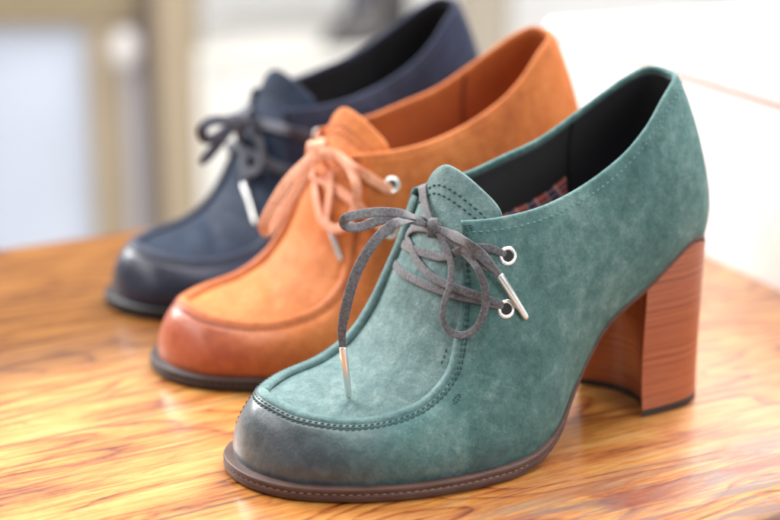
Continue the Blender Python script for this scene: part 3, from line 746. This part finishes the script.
# ---------------------------------------------------------------- table
def mat_wood():
    m = NT('varnished_rustic_wood'); co = m.coord()
    # object x runs along the boards, y across
    x, y, z = m.sep(co)
    warp = m.noise(m.mapping(co, (5, 13, 13)), 1.0, 3, .5, .0)
    wr2 = m.noise(m.mapping(co, (9, 26, 26), loc=(3, 1, 0)), 1.0, 5, .65, .4)
    rowid = m.n('ShaderNodeTexVoronoi'); 
    yy = m.math('ADD', y, m.math('MULTIPLY', m.math('SUBTRACT', m.noise(m.mapping(co, (14, 3, 1)), 1, 3), .5), .004))
    # boards of uneven width: seams at these distances (m) from the back edge line
    seams = [.113, .215, .322, .42]
    board = None
    for s in seams:
        k = m.math('GREATER_THAN', yy, s)
        board = k if board is None else m.math('ADD', board, k)
    gap = None
    for s in seams:
        d = m.math('ABSOLUTE', m.math('SUBTRACT', yy, s))
        g = m.range(d, .0, .0016, 1, 0)
        gap = g if gap is None else m.math('MAXIMUM', gap, g)
    off = m.n('ShaderNodeCombineXYZ'); m.l(m.math('MULTIPLY', board, 1.37), off.inputs[0]); m.l(m.math('MULTIPLY', board, 3.1), off.inputs[1])
    va = m.n('ShaderNodeVectorMath', operation='ADD'); m.l(co, va.inputs[0]); m.l(off.outputs[0], va.inputs[1])
    v = va.outputs[0]
    # cathedral figure: distorted bands of a low noise field stretched along the grain
    fld = m.noise(m.mapping(v, (3.6, 12, 6)), 1.0, 2.0, .45, .55)
    fr = m.math('FRACT', m.math('ADD', m.math('MULTIPLY', fld, 17.0), m.math('MULTIPLY', wr2, .9)))
    rings = m.ramp(fr, [(0, .12), (.07, .34), (.30, .66), (.75, .80), (.93, .62), (1, .12)])
    fine = m.noise(m.mapping(v, (22, 420, 60)), 1.0, 6, .68, .3)
    streak = m.noise(m.mapping(v, (10, 95, 20), loc=(2, 5, 0)), 1.0, 7, .70, 1.1)
    blot = m.noise(m.mapping(v, (16, 40, 10), loc=(7, 2, 0)), 1.0, 9, .70, .8)
    f = m.math('ADD', m.math('ADD', m.math('MULTIPLY', rings, .17), m.math('MULTIPLY', fine, .34)), m.math('ADD', m.math('MULTIPLY', streak, .22), m.math('MULTIPLY', blot, .29)))
    c = m.ramp(f, [(.395, (.065, .013, .002)), (.445, (.20, .048, .007)), (.49, (.38, .118, .017)), (.53, (.47, .180, .030)), (.60, (.55, .28, .070)), (.69, (.60, .39, .16))])
    red = m.math('MULTIPLY', m.range(m.noise(m.mapping(v, (13, 48, 10), loc=(1, 9, 0)), 1, 8, .72, 1.4), .52, .64), .5)
    c = m.mix(red, c, m.mix(m.range(fine, .38, .62), (.17, .030, .005), (.46, .120, .016)))
    # browner boards towards the back
    back = m.range(y, .255, .315)
    c = m.mix(m.math('MULTIPLY', back, .85), c, m.mix(m.range(f, .36, .64), (.028, .009, .002), (.155, .056, .009)))
    # weathered purple-grey streaks along the front live edge
    edge = m.math('MULTIPLY', m.range(m.math('ADD', y, m.math('MULTIPLY', m.math('SUBTRACT', wr2, .5), .05)), .085, .040), m.range(streak, .40, .56))
    c = m.mix(m.math('MULTIPLY', edge, .85), c, m.mix(m.range(blot, .42, .58), (.20, .034, .012), (.13, .075, .075)))
    c = m.mix(m.math('MULTIPLY', gap, .85), c, (.10, .028, .008))
    pore = m.range(m.noise(m.mapping(v, (90, 2300, 100)), 1.0, 3, .6), .60, .70)
    c = m.mix(m.math('MULTIPLY', pore, .55), c, (.09, .025, .006))
    h = m.math('SUBTRACT', m.math('ADD', m.math('MULTIPLY', fine, .35), m.math('MULTIPLY', streak, .65)), m.math('MULTIPLY', gap, 1.5))
    m.set(Base_Color=c, Roughness=m.math('MAXIMUM', m.ramp(streak, [(.3, .38), (.7, .55)]), m.range(y, .03, .012, 0, .62)), Normal=m.bump(h, .28, .0012), Specular_IOR_Level=m.range(y, .24, .36, .4, .12), Coat_Weight=m.math('MULTIPLY', m.range(y, .012, .03, 0, .9), m.range(y, .36, .24, .03, 1)), Coat_Roughness=.2)
    return m.m
WOOD = mat_wood()
# local frame: x along the boards, y from the front edge (0) to the back edge (.5)
tb = empty('wooden_table', (.1427 - .45 * math.cos(R(31)), .612 - .45 * math.sin(R(31)), 0), R(31))
tag(tb, 'honey-coloured varnished rustic wooden table with a wavy front edge, under the three shoes', 'table')
def tabletop():
    L0, L1, T = -35, 91.5, 4.0
    xs = np.linspace(L0, L1, 240); mb = MB(); G = []
    rnd = np.random.RandomState(3); ph = rnd.rand(8) * 6
    for x in xs:
        yf = .9 * math.sin(x * .11 + ph[0]) + .5 * math.sin(x * .31 + ph[1]) + .22 * math.sin(x * .83 + ph[2]) + .1 * math.sin(x * 2.1 + ph[3]) - .3
        yb = 51.3 + .25 * math.sin(x * .1 + ph[4])
        row = [(x, yf + 1.6, -T), (x, yf + .7 + .25 * math.sin(x * .6), -T * .7), (x, yf + .15 + .2 * math.sin(x * .9), -T * .35), (x, yf + .05, -.9), (x, yf + .25, -.35), (x, yf + .6, -.1), (x, yf + 1.1, -.015)]
        for y in np.linspace(yf + 2, yb - .3, 30): row.append((x, y, 0))
        row += [(x, yb - .08, -.06), (x, yb, -.3), (x, yb, -T + .3), (x, yb - .3, -T)]
        # the right end is cut parallel to the cabinet behind it
        G.append([(L0 + (px - L0) * (62.9 + .153 * py - L0) / (L1 - L0), py, pz) for px, py, pz in row])
    b = mb.grid(G); m_ = len(G[0])
    mb.v += [list(p) for p in G[0]] + [list(p) for p in G[-1]]; mb.uv += [[0, 0]] * (2 * m_)
    n0 = len(mb.v) - 2 * m_; mb.f.append(tuple(range(n0, n0 + m_))); mb.f.append(tuple(range(n0 + 2 * m_ - 1, n0 + m_ - 1, -1)))
    # lower face
    for i in range(len(xs) - 1): mb.f.append((b + i * m_, b + i * m_ + m_ - 1, b + (i + 1) * m_ + m_ - 1, b + (i + 1) * m_))
    o = mb.build('tabletop', WOOD, tb); o.modifiers.new('es', 'EDGE_SPLIT').split_angle = R(50)
tabletop()
for lx, ly in ((-28, 6), (55, 6), (-28, 42), (55, 42)):
    q = MB(); q.box((lx - 3, ly - 3, -75), (lx + 3, ly + 3, -4.0), bev=.4); q.build('leg', WOOD, tb, smooth=False)

# ---------------------------------------------------------------- surroundings, far out of focus
def simple(name, col, rough=.6, **kw): return mat_plain(name, col, rough, var=.05, scale=6, **kw)
WHITE = simple('white_paint', (.86, .85, .84)); PALE = simple('pale_shelf_paint', (.52, .505, .475)); BEIGE = simple('beige_paint', (.25, .195, .13)); BEIGE_D = simple('beige_paint_deep', (.19, .145, .085))
GREY = simple('grey_metal_strip', (.28, .26, .27), .45); BLUEG = simple('pale_blue_glass', (.38, .41, .48), .25)
FLOORM = simple('pale_floor', (.80, .79, .77), .5)
def panel(name, x0, x1, z0, z1, y, th, mat, parent=None, bev=.5):
    q = MB(); q.box((x0, y, z0), (x1, y + th, z1), bev=bev); return q.build(name, mat, parent, smooth=False)
q = MB(); q.box((-400, -150, -77), (400, 420, -75)); tag(q.build('floor', FLOORM, smooth=False), kind='structure')
q = MB(); q.box((-400, 420, -77), (400, 424, 200)); tag(q.build('wall', WHITE, smooth=False), kind='structure')
# glazed beige shop door
door = empty('glazed_door', (0, 3.0, -.75)); tag(door, 'beige framed door with a pale blue glass pane and round white knob, left of the shoes', 'door')
def dpart(name, x0, x1, z0, z1, y, th, mat, bev=.5):
    q = MB(); q.box((x0, y, z0 + 75), (x1, y + th, z1 + 75), bev=bev); return q.build(name, mat, door, smooth=False)
dpart('glass_pane', -95, -54, -74, -17.6, 3, 1, BLUEG, .1)
dpart('top_rail', -95, -43.8, -17.5, -2, 0, 5, BEIGE_D)
dpart('stile', -54, -47.5, -75, -17.6, 0, 5, BEIGE)
dpart('edge_strip', -47.4, -43.9, -75, -17.7, -1.5, 6, GREY)
dpart('hinge_strip', -43.7, -41.6, -75, -2, -3, 5, simple('dark_brown_strip', (.075, .055, .045)))
kb = MB(); G = []
for f in np.linspace(0, math.pi, 16):
    G.append([(-46.4 + 2.5 * math.sin(f) * math.cos(a), -4.5 - 2.6 * math.cos(f), 54.3 + 3.4 * math.sin(f) * math.sin(a)) for a in np.linspace(0, 2 * math.pi, 24, endpoint=False)])
kb.grid(G, closed_v=True); kb.build('knob', simple('white_knob', (.46, .43, .42), .5), door)
col = panel('beige_column', -41.4, -33.8, -75, 60, 296, 10, BEIGE, bev=1); tag(col, 'wide beige column beside the glazed door, behind the navy shoe toe', 'column')
col2 = panel('beige_column', 11.5, 21.5, -75, 60, 300, 10, simple('greige_paint', (.25, .215, .17)), bev=1); tag(col2, 'narrow greyish beige column behind the heel of the navy shoe', 'column')
# white shelf with a dark shoe, far back
sh = empty('white_shelf', (0, 3.2, -.75)); tag(sh, 'white display shelf unit out of focus behind the navy shoe', 'shelf')
for (a, b, c, d, e, f, nm) in ((-34, 12, -24, 30, 51.5, 54, 'shelf_board'), (-34, -31.5, -23.8, 30, 0, 51.4, 'side_panel'), (9.5, 12, -23.8, 30, 0, 51.4, 'side_panel'), (-31.4, 9.4, 28, 30, 0, 51.4, 'back_panel'), (-31.4, 9.4, -23, -21, 0, 51.4, 'front_panel')):
    q = MB(); q.box((a, c, e), (b, d, f), bev=.3); q.build(nm, PALE, sh, smooth=False)
# a black shoe standing on that shelf: a copy of the navy one, its own materials
BLK = mat_plain('black_suede', (.055, .050, .050), .7)
def copy_tree(o, parent=None):
    c = o.copy(); COL.objects.link(c)
    if parent is not None: c.parent = parent
    if c.type == 'MESH' and c.name.split('.')[0] in ('upper', 'vamp', 'tongue', 'apron_seam', 'heel', 'sole'):
        for sl in c.material_slots: sl.link = 'OBJECT'; sl.material = BLK
    for ch in list(o.children): copy_tree(ch, c)
    return c
bs = copy_tree(navy); bs.location = (.025, 3.165, -.21); bs.rotation_euler = (0, 0, math.pi + R(55))
bs['label'] = 'black shoe far out of focus on the white shelf at the top of the picture'
del bs['group']
# white cabinet to the right of the table
cab = empty('white_cabinet', (.217, .90, -.75), R(112.3)); tag(cab, 'white cabinet with a flat top standing beyond the right end of the table', 'cabinet')
q = MB(); q.box((-60, -75, 0), (27, 0, 85.2), bev=.4); q.build('body', WHITE, cab, smooth=False)
q = MB(); q.box((-61, -76, 85.2), (28, .6, 86.2), bev=.3); q.build('cabinet_top', WHITE, cab, smooth=False)

# ---------------------------------------------------------------- light
w = bpy.data.worlds.new('World'); SC.world = w; w.use_nodes = True
bg = w.node_tree.nodes['Background']; bg.inputs[0].default_value = (.93, .96, 1, 1); bg.inputs[1].default_value = .2
def area(name, loc, target, size, power, col=(1, 1, 1), sy=None):
    L = bpy.data.lights.new(name, 'AREA'); L.energy = power; L.color = col; L.shape = 'RECTANGLE'; L.size = size; L.size_y = sy or size
    o = bpy.data.objects.new(name, L); COL.objects.link(o); o.location = loc
    d = Vector(target) - Vector(loc); o.rotation_euler = d.to_track_quat('-Z', 'Y').to_euler(); return o
area('shop_window_light', (.95, 2.0, 1.75), (.15, .8, .0), 1.6, 88, (1, .985, .96), 1.2)
area('overhead_softbox', (-.25, .75, 1.5), (0, .75, 0), .9, 11, (1, .97, .93))  # large overhead softbox, an unseen lamp
area('left_fill_light', (-1.6, .35, 1.1), (.05, .8, .05), .9, 9, (1, .99, .97))  # unseen lamp added to whiten the cabinet and give the toes shine
area('left_back_fill_light', (-1.25, 1.7, .95), (.25, .95, -.05), .9, 42, (1, 1, 1))  # unseen lamp added to brighten the cabinet face, spilling on the vamps
area('front_fill_light', (1.2, -.4, .9), (.1, .75, .05), .9, 14, (1, .975, .95))  # added front fill for the sides turned to the camera
area('background_light', (-.3, 1.9, 1.6), (-.1, 3.2, -.5), 1.5, 13)  # area lamp aimed at the background

# ---------------------------------------------------------------- camera
cd = bpy.data.cameras.new('camera'); cam = bpy.data.objects.new('camera', cd); COL.objects.link(cam); SC.camera = cam
cam.location = (0, 0, .284); cam.rotation_euler = (R(90 - 16.5), 0, 0)
cd.sensor_width = 36; cd.lens = 1703 / 780 * 36; cd.clip_start = .05; cd.clip_end = 50
cd.dof.use_dof = True; cd.dof.focus_distance = .693; cd.dof.aperture_fstop = 4.5
SC.view_settings.view_transform = 'Standard'; SC.view_settings.look = 'None'; SC.view_settings.exposure = .5
SC.render.resolution_x = 1024; SC.render.resolution_y = 683
SC.cycles.use_denoising = True
